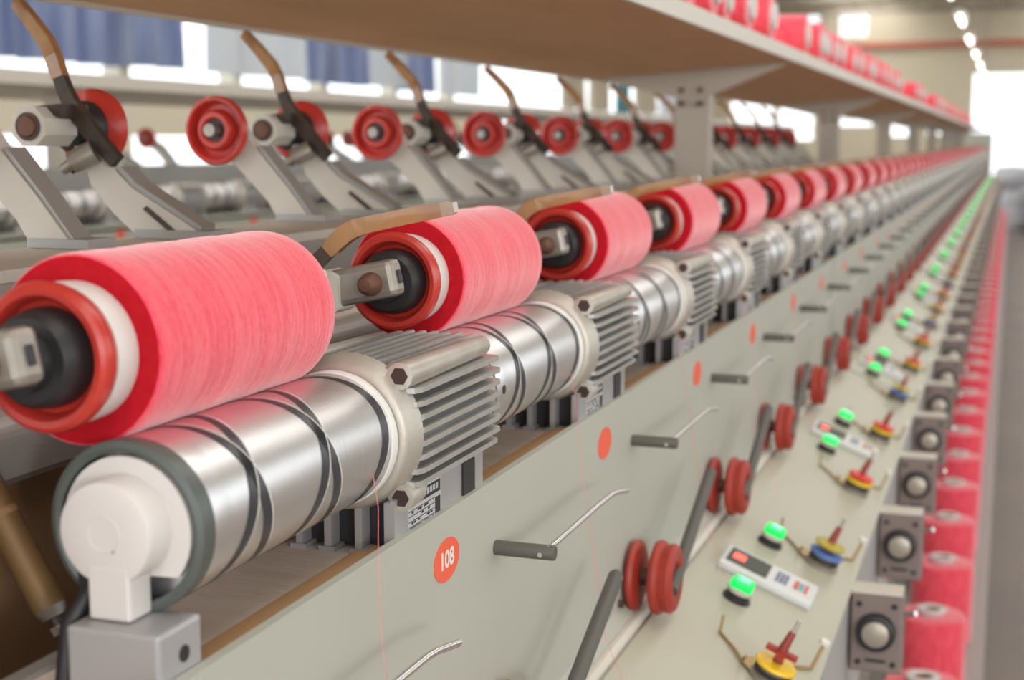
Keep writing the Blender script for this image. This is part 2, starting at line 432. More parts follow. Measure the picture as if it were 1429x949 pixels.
# ================================================================== the machine frame
fr = bpy.data.objects.new('winding_machine_frame', None); COL.objects.link(fr)
fr.location = (-1.61 * S, 30 * S, 0)
fr['label'] = 'long grey-green yarn winding machine frame with sloped cream console and centre beam'
fr['category'] = 'machine'
def fpart(name, g, m, parent=None):
    p = parent or fr
    o = bpy.data.objects.new(name, g.mesh(name, m, (-1.61, 30, FLOOR))); COL.objects.link(o); o.parent = p
    if parent: o.parent = parent
    return o
secs = [(.2, 7.57)] + [(1.61 + 6 * i, 7.57 + 6 * i) for i in range(1, 9)] + [(55.61, END)]
for a, b in secs:
    # front panel: folded sheet with a rolled foot
    pan = [(-.875, -.607), (-.86, -.607), (-.86, -1.135), (-.845, -1.15), (-.835, -1.16), (-.875, -1.16)]
    fpart('front_panel', G().prism(pan, a, b), PANEL)
    fpart('foot_strip', G().prism([(-.87, -1.162), (-.822, -1.162), (-.808, -1.19), (-.87, -1.19)], a, b), LIP)
    # console: sloped tray
    con = [(-.80, -1.176), (-.405, -1.334), (-.398, -1.345), (-.405, -1.37), (-.80, -1.21)]
    fpart('console_panel', G().prism(con, a, b), CONS)
    fpart('apron', G().prism([(-.43, -1.36), (-.412, -1.372), (-.412, -1.80), (-.43, -1.80)], a, b), APRON)
    fpart('deck_board', G().prism([(-.938, -.637), (-1.075, -.637), (-1.075, -.66), (-.938, -.66)], a, b), WOOD)
    fpart('deck_edge', G().prism([(-.877, -.630), (-.938, -.630), (-.938, -.66), (-.877, -.66)], a, b), WOODE)
fpart('deck_angle', G().prism([(-1.076, -.63), (-1.10, -.63), (-1.10, -.75), (-1.076, -.75)], .2, END), RAILM)
fpart('trough_wall', G().box(-1.44, -1.42, .2, END, -1.1, -.47), TROUGH)
fpart('trough_floor', G().box(-1.42, -1.10, .2, END, -1.0, -.97), TROUGH)
# pivot rail behind the packages: rounded box section with a light top edge
rp = []
for i in range(9):
    t = math.pi / 2 * i / 8; rp.append((-1.31 + .04 * math.sin(t), -.407 + .04 * math.cos(t)))
rail = [(-1.42, -.367)] + rp + [(-1.27, -.455), (-1.285, -.468), (-1.42, -.468)]
fpart('pivot_rail', G().prism(rail, .2, END), RAILM)
fpart('pivot_rail_cap', G().prism([(-1.43, -.372), (-1.35, -.352), (-1.315, -.362), (-1.315, -.368), (-1.43, -.385)], .2, END), LIP)
# centre beam carrying the raised arms of the other side
fpart('centre_beam', G().box(-1.80, -1.52, .2, END, -.29, -.205), ARMG)
fpart('beam_lip', G().box(-1.52, -1.50, .2, END, -.31, -.225), RAILM)
fpart('lower_beam', G().box(-1.74, -1.53, .2, END, -1.1, -.33), RAILM)
fpart('body_panel', G().box(-2.3, -.62, .2, END, FLOOR + .25, -1.4), PANEL)
fpart('plinth', G().box(-2.25, -.7, .2, END, FLOOR, FLOOR + .25), CABD)
fpart('rear_panel', G().box(-2.365, -2.35, .2, END, -1.4, -.607), PANEL)
fpart('rear_deck', G().box(-2.35, -2.1, .2, END, -.66, -.637), WOOD)
fpart('end_cabinet', G().box(-2.4, -.72, END, END + 1.4, FLOOR, .34), PANEL)
# creel shelf that carries the supply packages
fpart('creel_rail', G().box(-.52, -.02, 3.0, END, -2.98, -2.94), RAILM)
for i in range(18):
    y = 4.6 + 3 * i
    fpart('creel_bracket', G().box(-.62, -.04, y - .02, y + .02, -3.06, -2.98), RAILM)

# overhead shelf with its posts
sh = bpy.data.objects.new('overhead_shelf', None); COL.objects.link(sh); sh.location = (-1.61 * S, 30 * S, CH)
sh['label'] = 'brown overhead shelf with cream lip on centre posts above the winding heads'; sh['category'] = 'shelf'
def spart(name, g, m, dx=0, parent=None):
    o = bpy.data.objects.new(name, g.mesh(name, m, (-1.61 + dx, 30, 0))); COL.objects.link(o); o.parent = parent or sh
    return o
def shelf_z(x): return .412 - (-1.06 - x) * (.412 - .335) / 1.1
for i in range(-1, 9):
    a, b = 1.57 + 6 * i, 7.57 + 6 * i
    a = max(a, -1.5) + .012
    b -= .012
    spart('shelf_board', G().prism([(-1.08, shelf_z(-1.08)), (-2.14, shelf_z(-2.14)), (-2.14, shelf_z(-2.14) + .035), (-1.08, shelf_z(-1.08) + .035)], a, b), SHELFM)
    spart('lip', G().prism([(-1.08, .405), (-1.06, .405), (-1.06, .468), (-1.08, .468)], a, b), LIP)
    spart('lip', G().prism([(-2.14, .325), (-2.16, .325), (-2.16, .41), (-2.14, .41)], a, b), LIP)
for i in range(0, 9):
    y = 1.57 + 6 * i
    if y < 2: continue
    p = spart('post', G().box(-1.70, -1.52, y - .06, y + .06, -.205, .30), POSTM)
    spart('bracket', G().prism([(-1.09, shelf_z(-1.09) - .004), (-1.50, .245), (-1.72, .235), (-2.13, shelf_z(-2.13) - .004)], y - .09, y - .06), POSTM)
    if i < 3:
        for bx in (-1.66, -1.56):
            for bz in (.20, .27):
                spart('bolt', G().lathe((bx, y - .06, bz), [(.014, -.05), (.014, 0)], 8), RUST)

# ================================================================== templates
AX, AZ = -.963, -.45                     # drum axis
DX, DZ = -.43, .903                     # direction from the drum axis to the package axis
R0 = .116
SX, SZ = AX + DX * (.1025 + R0), AZ + DZ * (.1025 + R0)

# ---- yarn package
tp = T('yarn_package', (SX, 1.42, SZ))
prof = [(R0 - .0035, 1.4365), (R0 - .001, 1.4385), (R0, 1.443)]
for i in range(1, 24):
    y = 1.443 + (1.893 - 1.443) * i / 24
    prof.append((R0 + .0004 * math.sin(i * 2.3) + .0006 * math.sin(i * .9), y))
prof += [(R0, 1.893), (R0 - .0015, 1.899), (.105, 1.902), (.079, 1.899)]
body = tp.part('yarn_body', G().lathe((SX, 0, SZ), prof, 72, cap=False), YARN)
tp.part('yarn_end', G().lathe((SX, 0, SZ), [(.078, 1.4385), (.095, 1.4365), (.106, 1.4355), (R0 - .0034, 1.4364)], 72, cap=False), YARNE, parent=body, label='end face of the wound yarn, crimson deepened by painted shade')
tp.part('tube', G().lathe((SX, 0, SZ), [(.070, 1.40), (.083, 1.398), (.0850, 1.403), (.0835, 1.45), (.0815, 1.90), (.082, 1.915), (.070, 1.918)], 48), WHITEP, label='white tube end')

# ---- cradle (near side): arms, chucks, lever
def chuck_prof(y, d=1):  # red chuck seen from the arm side; d=+1 opens towards -Y
    return [(.050, y + .024 * d), (.060, y + .022 * d), (.067, y + .018 * d), (.071, y + .005 * d), (.075, y), (.083, y - .001 * d), (.0885, y + .003 * d), (.0905, y + .010 * d), (.0895, y + .018 * d), (.086, y + .028 * d), (.080, y + .034 * d), (.05, y + .036 * d)]
tc_ = T('cradle', (SX, 1.285, SZ))
ch = tc_.part('chuck', G().lathe((SX, 0, SZ), chuck_prof(1.366), 48), REDP, label='red chuck')
tc_.part('bearing', G().lathe((SX, 0, SZ), [(.060, 1.388), (.060, 1.372), (.057, 1.352), (.050, 1.343), (.036, 1.342), (.034, 1.325), (.020, 1.324), (.018, 1.30)], 40), DARK, parent=ch, label='black bearing cap')
ch2 = tc_.part('chuck', G().lathe((SX, 0, SZ), [(.05, 1.905), (.068, 1.91), (.070, 1.925), (.06, 1.94)], 32), REDP)
tc_.part('bearing', G().lathe((SX, 0, SZ), [(.052, 1.94), (.048, 1.985), (.03, 2.0)], 24), DARK, parent=ch2)
sl = .215
def az(x): return -.243 + (x - -1.05) * sl     # centre line of the near arm
armf = G()
dirv = Matrix.Rotation(-math.atan(sl), 3, 'Y')
armf.rbox((-1.082, 1.283, az(-1.082)), (.155, .048, .066), .011, dirv)
bar_ = tc_.part('arm_bar', armf, STEEL)
tc_.part('slot', G().rbox((-1.0045, 1.283, az(-1.006)), (.004, .012, .024), .0018, dirv), DARK, parent=bar_)
ce = G().lathe((-1.048, 1.259, az(-1.048) - .004), [(.0005, -.031), (.011, -.029), (.017, -.022), (.0185, -.014), (.0205, -.009), (.0215, 0)], 18)
tc_.part('nut', ce, RUST, parent=bar_, label='brown rounded nut')
cx_ = -1.142
cast = G().prism([(-1.50, az(-1.50) + .045), (-1.35, az(-1.35) + .04), (cx_, az(cx_) + .037)] +
                 [(cx_ + .034 * math.sin(math.radians(t)), az(cx_) + .037 - .012 + .012 * math.cos(math.radians(t))) for t in range(15, 91, 15)] +
                 [(cx_ + .034 * math.cos(math.radians(t)), az(cx_) - .027 - .014 * math.sin(math.radians(t))) for t in range(0, 91, 15)] +
                 [(-1.35, az(-1.35) - .04), (-1.50, az(-1.50) - .045)], 1.248, 1.32)
ca = tc_.part('cast_arm', cast, ARMP)
tc_.part('pin', G().lathe((-1.148, 1.247, az(-1.148)), [(.007, -.002), (.007, .002)], 10), RUST, parent=ca)
castr = G().prism([(-1.50, -.305), (-1.35, -.28), (-1.12, -.225), (-1.03, -.205), (-1.02, -.25), (-1.03, -.285), (-1.12, -.30), (-1.35, -.345), (-1.50, -.375)], 2.0, 2.05)
tc_.part('rear_arm', castr, ARMG)
tc_.part('pivot_shaft', G().tube([(-1.465, 1.26, -.336), (-1.465, 2.04, -.336)], .016, 12), STEEL)
lev = tc_.part('lever', G().bar([(-1.21, -.275), (-1.15, -.218), (-1.108, -.180), (-1.09, -.166)], .026, 1.225, 1.24), BLACKST)
grip = G()
gpath = [(-1.116, -.189), (-1.098, -.171), (-1.078, -.155), (-1.062, -.147), (-1.04, -.141), (-.98, -.128), (-.92, -.116), (-.892, -.111)]
gw = [.026, .031, .032, .031, .029, .0275, .026, .024]
grip.bar(gpath, gw, 1.222, 1.243, [0, 0, 0, 0, .001, .004, .008, .01])
tc_.part('sleeve', grip, GRIP, parent=lev, label='amber plastic sleeve')
tc_.part('sleeve_end', G().bar([(-.905, -.1135), (-.889, -.110), (-.882, -.1087)], [.0245, .0235, .017], 1.2305, 1.2525), GRIPE, parent=lev)

# ---- cradle of the other side, swung up and empty
HX, HZ = -1.955, .03
def empty_prof(y, d):
    return [(.014, y - .028 * d), (.0165, y - .026 * d), (.0165, y + .012 * d), (.029, y + .012 * d), (.030, y - .002 * d), (.035, y - .007 * d), (.045, y - .006 * d), (.051, y + .001 * d), (.055, y + .024 * d),
            (.067, y + .026 * d), (.0725, y + .006 * d), (.077, y - .002 * d), (.084, y - .001 * d), (.0895, y + .006 * d), (.0895, y + .014 * d), (.085, y + .026 * d), (.06, y + .04 * d), (.03, y + .05 * d)]
tb = T('empty_cradle', (-1.72, 2.9, -.2))
c1 = tb.part('chuck', G().lathe((HX, 0, HZ), empty_prof(3.265, 1)[3:], 44), REDP, label='red dished chuck')
tb.part('spindle', G().lathe((HX, 0, HZ), [(.0165, 3.237), (.0165, 3.28)], 16), STEEL, parent=c1)
tb.part('socket', G().lathe((HX, 0, HZ), [(.0295, 3.2705), (.0295, 3.28)], 20), DARK, parent=c1)
armd = [(-2.0, .05), (-1.955, .07), (-1.91, .045), (-1.861, -.018), (-1.784, -.103), (-1.701, -.204), (-1.797, -.204), (-1.833, -.149), (-1.905, -.078), (-1.99, .0)]
a1 = tb.part('arm', G().prism(armd, 3.312, 3.352), ARMG)
tb.part('rib', G().prism([(-1.859, -.016), (-1.852, -.010), (-1.775, -.098), (-1.691, -.203), (-1.700, -.204), (-1.782, -.102)], 3.318, 3.375), RAILM, parent=a1)
tb.part('foot', G().box(-1.80, -1.66, 3.30, 3.39, -.204, -.186), RAILM, parent=a1)
c2 = tb.part('chuck', G().lathe((HX, 0, HZ), [(r, 2.755 - (y - 3.265)) for r, y in empty_prof(3.265, 1)][3:], 44), REDP)
tb.part('bearing', G().lathe((HX, 0, HZ), [(.06, 2.742), (.062, 2.70), (.055, 2.672), (.04, 2.655), (.02, 2.65)], 28), DARK, parent=c2, label='black bearing cap')
hexb = G()
hx = [(HX + .045 * math.cos(math.radians(22.5 + 45 * i)), HZ + .002 + .045 * math.sin(math.radians(22.5 + 45 * i))) for i in range(8)]
hexb.prism(hx, 2.52, 2.63)
hb = tb.part('sleeve_block', hexb, ARMP)
tb.part('bolt', G().lathe((HX, 0, HZ + .002), [(.02, 2.511), (.023, 2.515), (.023, 2.521)], 16), RUST, parent=hb)
tb.part('bolt_rim', G().lathe((HX, 0, HZ + .002), [(.030, 2.516), (.030, 2.521)], 18), BLACKST, parent=hb)
tb.part('top_bracket', G().prism([(HX - .04, HZ + .043), (HX + .05, HZ + .05), (HX + .055, HZ + .02), (HX - .02, HZ + .036)], 2.56, 2.66), BLACKST, parent=hb)
armb = [(-1.895, -.02), (-1.86, .0), (-1.813, -.063), (-1.775, -.098), (-1.71, -.134), (-1.62, -.185), (-1.60, -.204), (-1.76, -.204), (-1.822, -.153), (-1.879, -.089)]
a2 = tb.part('arm', G().prism(armb, 2.62, 2.66), ARMG)
tb.part('rib', G().prism([(-1.812, -.060), (-1.803, -.052), (-1.767, -.088), (-1.70, -.126), (-1.61, -.178), (-1.615, -.186), (-1.71, -.136), (-1.775, -.098)], 2.626, 2.685), RAILM, parent=a2)
tb.part('channel', G().prism([(-1.745, -.142), (-1.738, -.136), (-1.655, -.197), (-1.664, -.203)], 2.615, 2.621), BLACKST, parent=a2)
tb.part('foot', G().box(-1.765, -1.58, 2.61, 2.70, -.204, -.186), RAILM, parent=a2)
lv = tb.part('lever', G().bar([(-1.80, -.042), (-1.86, .02), (-1.915, .078), (-1.938, .11), (-1.953, .148)], [.03, .036, .036, .032, .028], 2.598, 2.618, [.0, .0, .01, .02, .02]), BLACKST)
tb.part('sleeve', G().bar([(-1.949, .138), (-1.966, .185), (-1.985, .212), (-2.04, .262), (-2.10, .308)], [.030, .031, .031, .029, .025], 2.615, 2.64, [0, 0, .01, .03, .06]), GRIP, parent=lv, label='amber plastic sleeve')
kn = G().tube([(-1.895, 2.58, -.045), (-1.85, 2.60, -.02)], [.024, .026], 12).tube([(-1.915, 2.575, -.06), (-1.893, 2.58, -.045)], [.012, .014], 10)
tb.part('latch_knob', kn, STEEL)
tb.part('latch_pin', G().tube([(-1.925, 2.60, -.045), (-1.905, 2.61, -.06)], .012, 8), BLACKST)
tb.part('bracket', G().prism([(-1.93, -.01), (-1.86, .0), (-1.83, -.06), (-1.87, -.075), (-1.925, -.04)], 2.64, 2.66), STEEL)

# ---- grooved drum
def ribbon(w, r, yshift=0, n=520, N=5.0, amp=.246, yc=1.668, wob=.55):
    vs = []; fs = []
    for i in range(n):
        t = i / n; th_ = 2 * math.pi * N * t + .55 - math.pi
        tri = 1 - 4 * abs(t - .5)
        if abs(tri) > .94: tri = math.copysign(.94 + .03 * math.sin((abs(tri) - .94) / .06 * math.pi / 2), tri)
        y = yc + amp * tri + yshift
        ww = w * (1 + wob * math.cos(th_ + .45))
        for s_ in (-1, 1):
            vs.append((AX + r * math.cos(th_), y + s_ * ww, AZ + r * math.sin(th_)))
    for i in range(n):
        k = (i + 1) % n; fs.append((2 * i, 2 * i + 1, 2 * k + 1, 2 * k))
    return G().add(vs, fs, True)
def drum(name, first):
    t = T(name, (AX, 1.39, AZ))
    y0 = 1.41 if first else 1.392
    b = t.part('shell', G().lathe((AX, 0, AZ), [(.088, y0), (.1015, y0), (.1025, y0 + .004), (.1025, 1.45), (.1022, 1.455), (.1025, 1.46), (.1025, 1.918), (.1015, 1.921), (.1015, 1.94), (.09, 1.942)], 96), CHROME)
    t.part('groove', ribbon(.0088, .10285, wob=.5), GROOVE, parent=b)
    t.part('groove_highlight', ribbon(.0010, .10295, .0118, wob=.2), RINGW, parent=b)  # thin white ribbon paints the highlight along the groove lip
    t.part('band', G().lathe((AX, 0, AZ), [(.1, 1.922), (.1042, 1.922), (.1052, 1.926), (.1052, 1.936), (.1042, 1.940), (.1, 1.940)], 96), RINGW, parent=b)
    if first:
        t.part('end_ring', G().lathe((AX, 0, AZ), [(.0895, 1.398), (.091, 1.386), (.097, 1.383), (.1045, 1.386), (.1055, 1.394), (.1045, 1.412), (.09, 1.414)], 72, cap=False), ENDRING, label='dark grey-green end ring')
        t.part('hollow', G().lathe((AX, 0, AZ), [(.0, 1.425), (.09, 1.425), (.0905, 1.40)], 48, cap=False), DARKI)
    else:
        t.part('set_screw', G().lathe((AX, 1.425, AZ), [(.0085, .1026), (.0085, .1032)], 14, 'X'), DARK)
    return t
td0 = drum('grooved_drum', True); td = drum('grooved_drum', False)

# ---- motor
tm = T('drum_motor', (AX, 2.17, -.637))
core = G().lathe((AX, 0, AZ), [(.07, 1.99), (.1, 1.99), (.1, 2.346), (.09, 2.350)], 48)
tm.part('core', core, FIN)
fl = G().lathe((AX, 0, AZ), [(.1045, 1.944), (.112, 1.946), (.117, 1.952), (.122, 1.975), (.125, 1.99), (.105, 1.996)], 64)
tm.part('flange', fl, ALU)
fl2 = G().lathe((AX, 0, AZ), [(.08, 2.35), (.1, 2.352), (.1, 2.386), (.08, 2.388)], 48)
tm.part('rear_flange', fl2, ALU)
for sx in (-1, 1):
    for sz in (-1, 1):
        x, z = AX + sx * .0955, AZ + sz * .0955
        lug = tm.part('lug', G().lathe((x, 0, z), [(.015, 1.966), (.0215, 1.967), (.022, 1.975), (.021, 2.06), (.017, 2.325), (.013, 2.332)] if sz > 0 else [(.015, 1.966), (.0215, 1.967), (.022, 1.975), (.020, 2.02), (.010, 2.05)], 14), ALU)
        tm.part('socket', G().lathe((x, 0, z), [(.0145, 1.9655), (.0145, 1.9667)], 6, smooth=False), ALUD, parent=lug)
finm = None
def fin(side, d):
    # one cooling fin, tapered, with a rounded nose; runs along Y
    L0, L1 = 1.992, 2.352
    o = (.1235 if side != 'U' else .114) - .9 * max(0, abs(d) - .05) ** 2 * 8
    prof_ = [(L0 + .012, .085), (L0 - .012, o - .020), (L0 - .010, o - .006), (L0 + .008, o), (L1 - .006, o), (L1, o - .006), (L1, .085)]
    g = G(); vs = []
    for s_ in (-1, 1):
        for y, r in prof_:
            hw = .0062 if r < .1 else .0042
            vs.append((r, y, d + s_ * hw) if side == 'R' else ((-r, y, d + s_ * hw) if side == 'L' else (d + s_ * hw, y, r)))
    n = len(prof_)
    g.add([(AX + a, b, AZ + c) for a, b, c in vs], [list(range(n)), list(range(n, 2 * n))] + [(i, (i + 1) % n, n + (i + 1) % n, n + i) for i in range(n)])
    return g
for i in range(8): tm.part('fin', fin('R', -.0775 + i * .0212), FIN)
for i in range(7): tm.part('fin', fin('U', -.069 + i * .023), FIN)
for i in range(5): tm.part('fin', fin('L', -.07 + i * .035), FIN)
# terminal base under the motor, standing on the deck
base = tm.part('base', G().box(AX - .09, AX + .083, 1.985, 2.345, -.632, -.552), DARK)
for x in (-.075, -.025, .028, .078):
    tm.part('foot_rib', G().box(AX + x - .006, AX + x + .006, 1.955, 1.99, -.637, -.552).box(AX + x - .014, AX + x + .014, 1.95, 1.99, -.637, -.629), BASEL, parent=base)
tm.part('side_plate', G().box(AX + .083, AX + .090, 1.955, 2.345, -.626, -.548), BASEL, parent=base)
npl = tm.part('nameplate', G().box(AX + .0903, AX + .0912, 2.005, 2.14, -.622, -.545), NAMEP, parent=base)
PX = AX + .0912
pr = G().box(PX, PX + .0004, 2.035, 2.138, -.572, -.552)
for r_ in range(5): pr.box(PX, PX + .0004, 2.006, 2.115, -.5785 - r_ * .0085 - .0012, -.5785 - r_ * .0085)
pr.box(PX, PX + .0004, 2.116, 2.138, -.617, -.58)
for i_ in range(22):
    yy = 2.012 + random.random() * .095; rr = random.randrange(4)
    pr.box(PX, PX + .0004, yy, yy + .008, -.584 - rr * .0085, -.5805 - rr * .0085)
tm.part('print', pr, DARK, parent=base)
pw = G()
for i_ in range(3): pw.box(PX + .0004, PX + .0007, 2.038, 2.049, -.568 + i_ * .0052, -.5655 + i_ * .0052)
for i_ in range(6): pw.box(PX + .0004, PX + .0007, 2.056 + i_ * .0125, 2.065 + i_ * .0125, -.566, -.556)
tm.part('light_print', pw, NAMEP, parent=base)
tm.part('cable_clip', G().box(AX + .0905, AX + .094, 2.24, 2.295, -.63, -.55), DARK, parent=base)

# ---- drum end holder, nearest end only
tho = T('drum_end_holder', (AX, 1.345, -.637))
pl = []
for i in range(33):
    t = math.radians(-38 + 300 * i / 32) ; pl.append((AX + .0865 * math.cos(t), AZ + .0865 * math.sin(t)))
pl += [(AX - .03, AZ - .055), (AX + .02, AZ - .055)]
tho.part('cover_plate', G().prism(pl, 1.386, 1.397), WHITEP)
kb = G().lathe((AX - .0, 0, AZ + .004), [(.001, 1.3405), (.020, 1.3405), (.0205, 1.3395), (.0215, 1.3395), (.022, 1.3405), (.055, 1.3405), (.0600, 1.3425), (.0620, 1.347), (.0620, 1.390)], 56)
hubk = tho.part('hub', kb, WHITEP)
tho.part('injection_mark', G().lathe((AX + .012, 1.3403, AZ - .015), [(.0022, -.0004), (.0022, .0004)], 10), BRASS, parent=hubk)
tho.part('stem', G().rbox((AX + .004, 1.363, -.515), (.056, .046, .066), .004), WHITEP)
tho.part('block', G().rbox((AX + .024, 1.36, -.602), (.124, .09, .105), .005), BASEL, label='grey metal mounting block')
tho.part('block_hole', G().lathe((AX + .0865, 1.365, -.585), [(.010, -.001), (.010, .0012)], 16, 'X'), DARK)
tho.part('cable', G().tube([(AX - .045, 1.39, -.49), (AX - .047, 1.375, -.53), (AX - .055, 1.345, -.56), (AX - .056, 1.33, -.64), (AX - .058, 1.32, -.72)], .011, 10), DARK)
tho.part('switch_box', G().rbox((AX - .045, 1.385, -.53), (.03, .03, .07), .003), DARK)
tho.place('white nylon drum end holder on a grey block, front left', 'bracket')
# air cylinder in the trough
tac = T('air_cylinder', (-1.2, 1.5, -.6))
tac.part('barrel', G().tube([(-1.30, 1.5, -.37), (-1.165, 1.5, -.605)], [.022, .022], 20), BRONZE)
tac.part('collar', G().tube([(-1.236, 1.5, -.482), (-1.231, 1.5, -.49)], .0228, 20), TROUGH)
tac.part('end_cap', G().tube([(-1.165, 1.5, -.605), (-1.158, 1.5, -.617)], [.022, .016], 20), STEEL)
tac.part('rod', G().tube([(-1.16, 1.5, -.613), (-1.13, 1.5, -.665)], .009, 14), BLACKST)
tac.part('rod_nut', G().tube([(-1.152, 1.5, -.627), (-1.146, 1.5, -.637)], .013, 6), STEEL)
tac.place('brass-coloured air cylinder slanting in the brown trough', 'cylinder')

# ---- number sticker
tst = T('number_sticker', (-.86, 2.135, -.69))
tst.part('disc', G().lathe((-.86, 2.135, -.69), [(.0365, .0002), (.0365, .0012)], 40, 'X').xf(Matrix.Diagonal((1, 1.55, 1)), (-.86, 2.135, -.69)), STICK)

def text_mesh(body, size, mat_):
    cu = bpy.data.curves.new('digits', 'FONT'); cu.body = body; cu.offset = .0005; cu.size = size * S; cu.align_x = 'CENTER'; cu.align_y = 'CENTER'
    ob = bpy.data.objects.new('tmp_digits', cu); COL.objects.link(ob)
    bpy.context.view_layer.update()
    dg = bpy.context.evaluated_depsgraph_get()
    me = bpy.data.meshes.new_from_object(ob.evaluated_get(dg)); me.materials.clear(); me.materials.append(mat_)
    bpy.data.objects.remove(ob); bpy.data.curves.remove(cu)
    return me

# ---- peg with bent guide wire
tpg = T('guide_peg', (-.86, 2.375, -.735))
pg = tpg.part('peg', G().lathe((-.86, 2.375, -.735), [(.0135, 0), (.0140, .003), (.0140, .112), (.0125, .115)], 24, 'X'), PEGM)
tpg.part('grub_screw', G().lathe((-.77, 2.3612, -.737), [(.0048, -.0008), (.0048, .0008)], 10, 'Y'), CHROMEW, parent=pg)
tpg.part('wire', G().tube([(-.757, 2.37, -.727), (-.757, 2.45, -.727), (-.757, 2.70, -.727), (-.757, 2.80, -.729), (-.756, 2.835, -.732), (-.754, 2.92, -.748)], .0060, 10), CHROMEW)

# ---- red tension disc pair with rod
trd = T('disc_tensioner', (-.86, 3.36, -1.075))
yc, zc = 3.36, -1.075
dA = G().lathe((-.86, yc, zc), [(.02, .004), (.074, .004), (.086, .010), (.090, .018), (.086, .028), (.07, .034), (.03, .036)], 36, 'X')
dB = G().lathe((-.86, yc, zc), [(.03, .060), (.07, .058), (.086, .064), (.090, .074), (.087, .084), (.080, .089), (.082, .094), (.084, .102), (.076, .112), (.060, .116), (.042, .112), (.032, .098), (.030, .08)], 36, 'X')
dB.v = [Vector((-.86 + (v.x + .86) * 1.0 + (.010 if v.x + .86 > .09 else .004), yc + (v.y - yc) * 1.04, zc + (v.z - zc) * 1.04)) for v in dB.v]
trd.part('disc', dA, REDF)
trd.part('disc', dB, REDF)
trd.part('spindle', G().lathe((-.86, yc, zc), [(.022, 0), (.022, .085), (.014, .087), (.014, .108)], 18, 'X'), BLACKST)
trd.part('rod', G().tube([(-.745, 3.335, -1.10), (-.745, 3.40, -1.073), (-.745, 3.80, -.903), (-.745, 3.808, -.900)], [.0165, .0165, .0165, .012], 16), RODM)
trd.part('stud', G().lathe((-.86, yc - .10, zc - .045), [(.010, 0), (.010, .012)], 12, 'X'), BLACKST)

# ---- console items (placed on the slope)
slope = math.atan2(1.334 - 1.176, .395)
MS = Matrix.Rotation(slope, 3, 'Y')          # local z -> console normal, local x -> down the slope
def on_slope(x): return -1.176 - (x + .80) * (1.334 - 1.176) / .395
def con(g, x, y): # move geometry authored at the origin (z up) onto the slope
    z = on_slope(x); g.v = [MS @ v + Vector((x, y, z)) for v in g.v]; return g
tl = T('indicator_light', (-.655, 3.77, on_slope(-.655)))
lx, ly = -.655, 3.735
tl.part('socket', con(G().lathe((0, 0, 0), [(.040, 0), (.040, .006), (.034, .010), (.034, .026), (.030, .028)], 24, 'Z'), lx, ly), DARK)
tl.part('collar', con(G().lathe((0, 0, 0), [(.0355, .024), (.037, .028), (.036, .034), (.03, .036)], 24, 'Z'), lx, ly), ARMP)
tl.part('lens', con(G().rbox((0, 0, .046), (.064, .056, .028), .010, None, 3), lx, ly), GREENL, label='lit green lens')
tl.part('lens_core', con(G().rbox((0, 0, .0565), (.036, .032, .010), .0045, None, 2), lx, ly), GREENC)

def tensioner(c1_, c2_, cap, tall):
    t = T('yarn_tensioner', (-.50, 3.33, on_slope(-.50)))
    x, y = -.50, 3.33
    t.part('base', con(G().lathe((0, 0, 0), [(.052, 0), (.052, .012), (.044, .016), (.044, .034), (.038, .038)], 24, 'Z'), x, y), STEEL)
    t.part('base_ring', con(G().lathe((0, 0, 0), [(.047, .020), (.0475, .030), (.040, .034)], 24, 'Z'), x, y), DARK)
    t.part('lower_disc', con(G().lathe((0, 0, 0), [(.02, .046), (.050, .040), (.053, .043), (.05, .050), (.02, .054)], 28, 'Z'), x, y), c1_)
    t.part('upper_disc', con(G().lathe((0, 0, 0), [(.015, .066 + tall), (.046, .060 + tall), (.048, .064 + tall), (.045, .069 + tall), (.015, .074 + tall)], 28, 'Z'), x, y), c2_)
    t.part('post', con(G().tube([(0, 0, .03), (0, 0, .095), (.004, .01, .135)], [.012, .012, .009], 10), x, y), MAROON)
    t.part('post_tip', con(G().tube([(.004, .01, .13), (.006, .014, .168)], [.007, .005], 8), x, y), CHROMEW)
    if cap: t.part('cross_cap', con(G().box(-.04, .04, -.010, .010, .074, .086).box(-.010, .010, -.04, .04, .074, .086), x, y), REDF)
    t.part('plate', con(G().prism([(-.085, .02), (-.03, -.035), (.0, .05), (-.06, .07)], .006, .010, 'XY'), x, y), BRASS)
    return t
tens = {'y': tensioner(YEL, YEL, True, -.02), 'b': tensioner(BLU, mat('olive_disc', (.45, .35, .04), .45), False, .01),
        'r': tensioner(YEL, RED, False, 0)}
tg = T('wire_guide', (-.60, 3.37, on_slope(-.6)))
tg.part('wire', con(G().tube([(-.06, .10, .045), (-.05, .09, .004), (.0, .03, .006), (.03, -.02, .008), (.035, -.04, .03)], .0042, 8), -.60, 3.37), BRASS)
tg.part('wire', con(G().tube([(.10, .05, .01), (.15, .10, .006), (.19, .14, .006), (.195, .19, .055)], .0050, 8), -.60, 3.37), BRASS)
tg.part('eyelet', con(G().lathe((.195, .20, .055), [(.012, 0), (.014, .006), (.012, .014), (.006, .014)], 12, 'Z'), -.60, 3.37), RINGW)

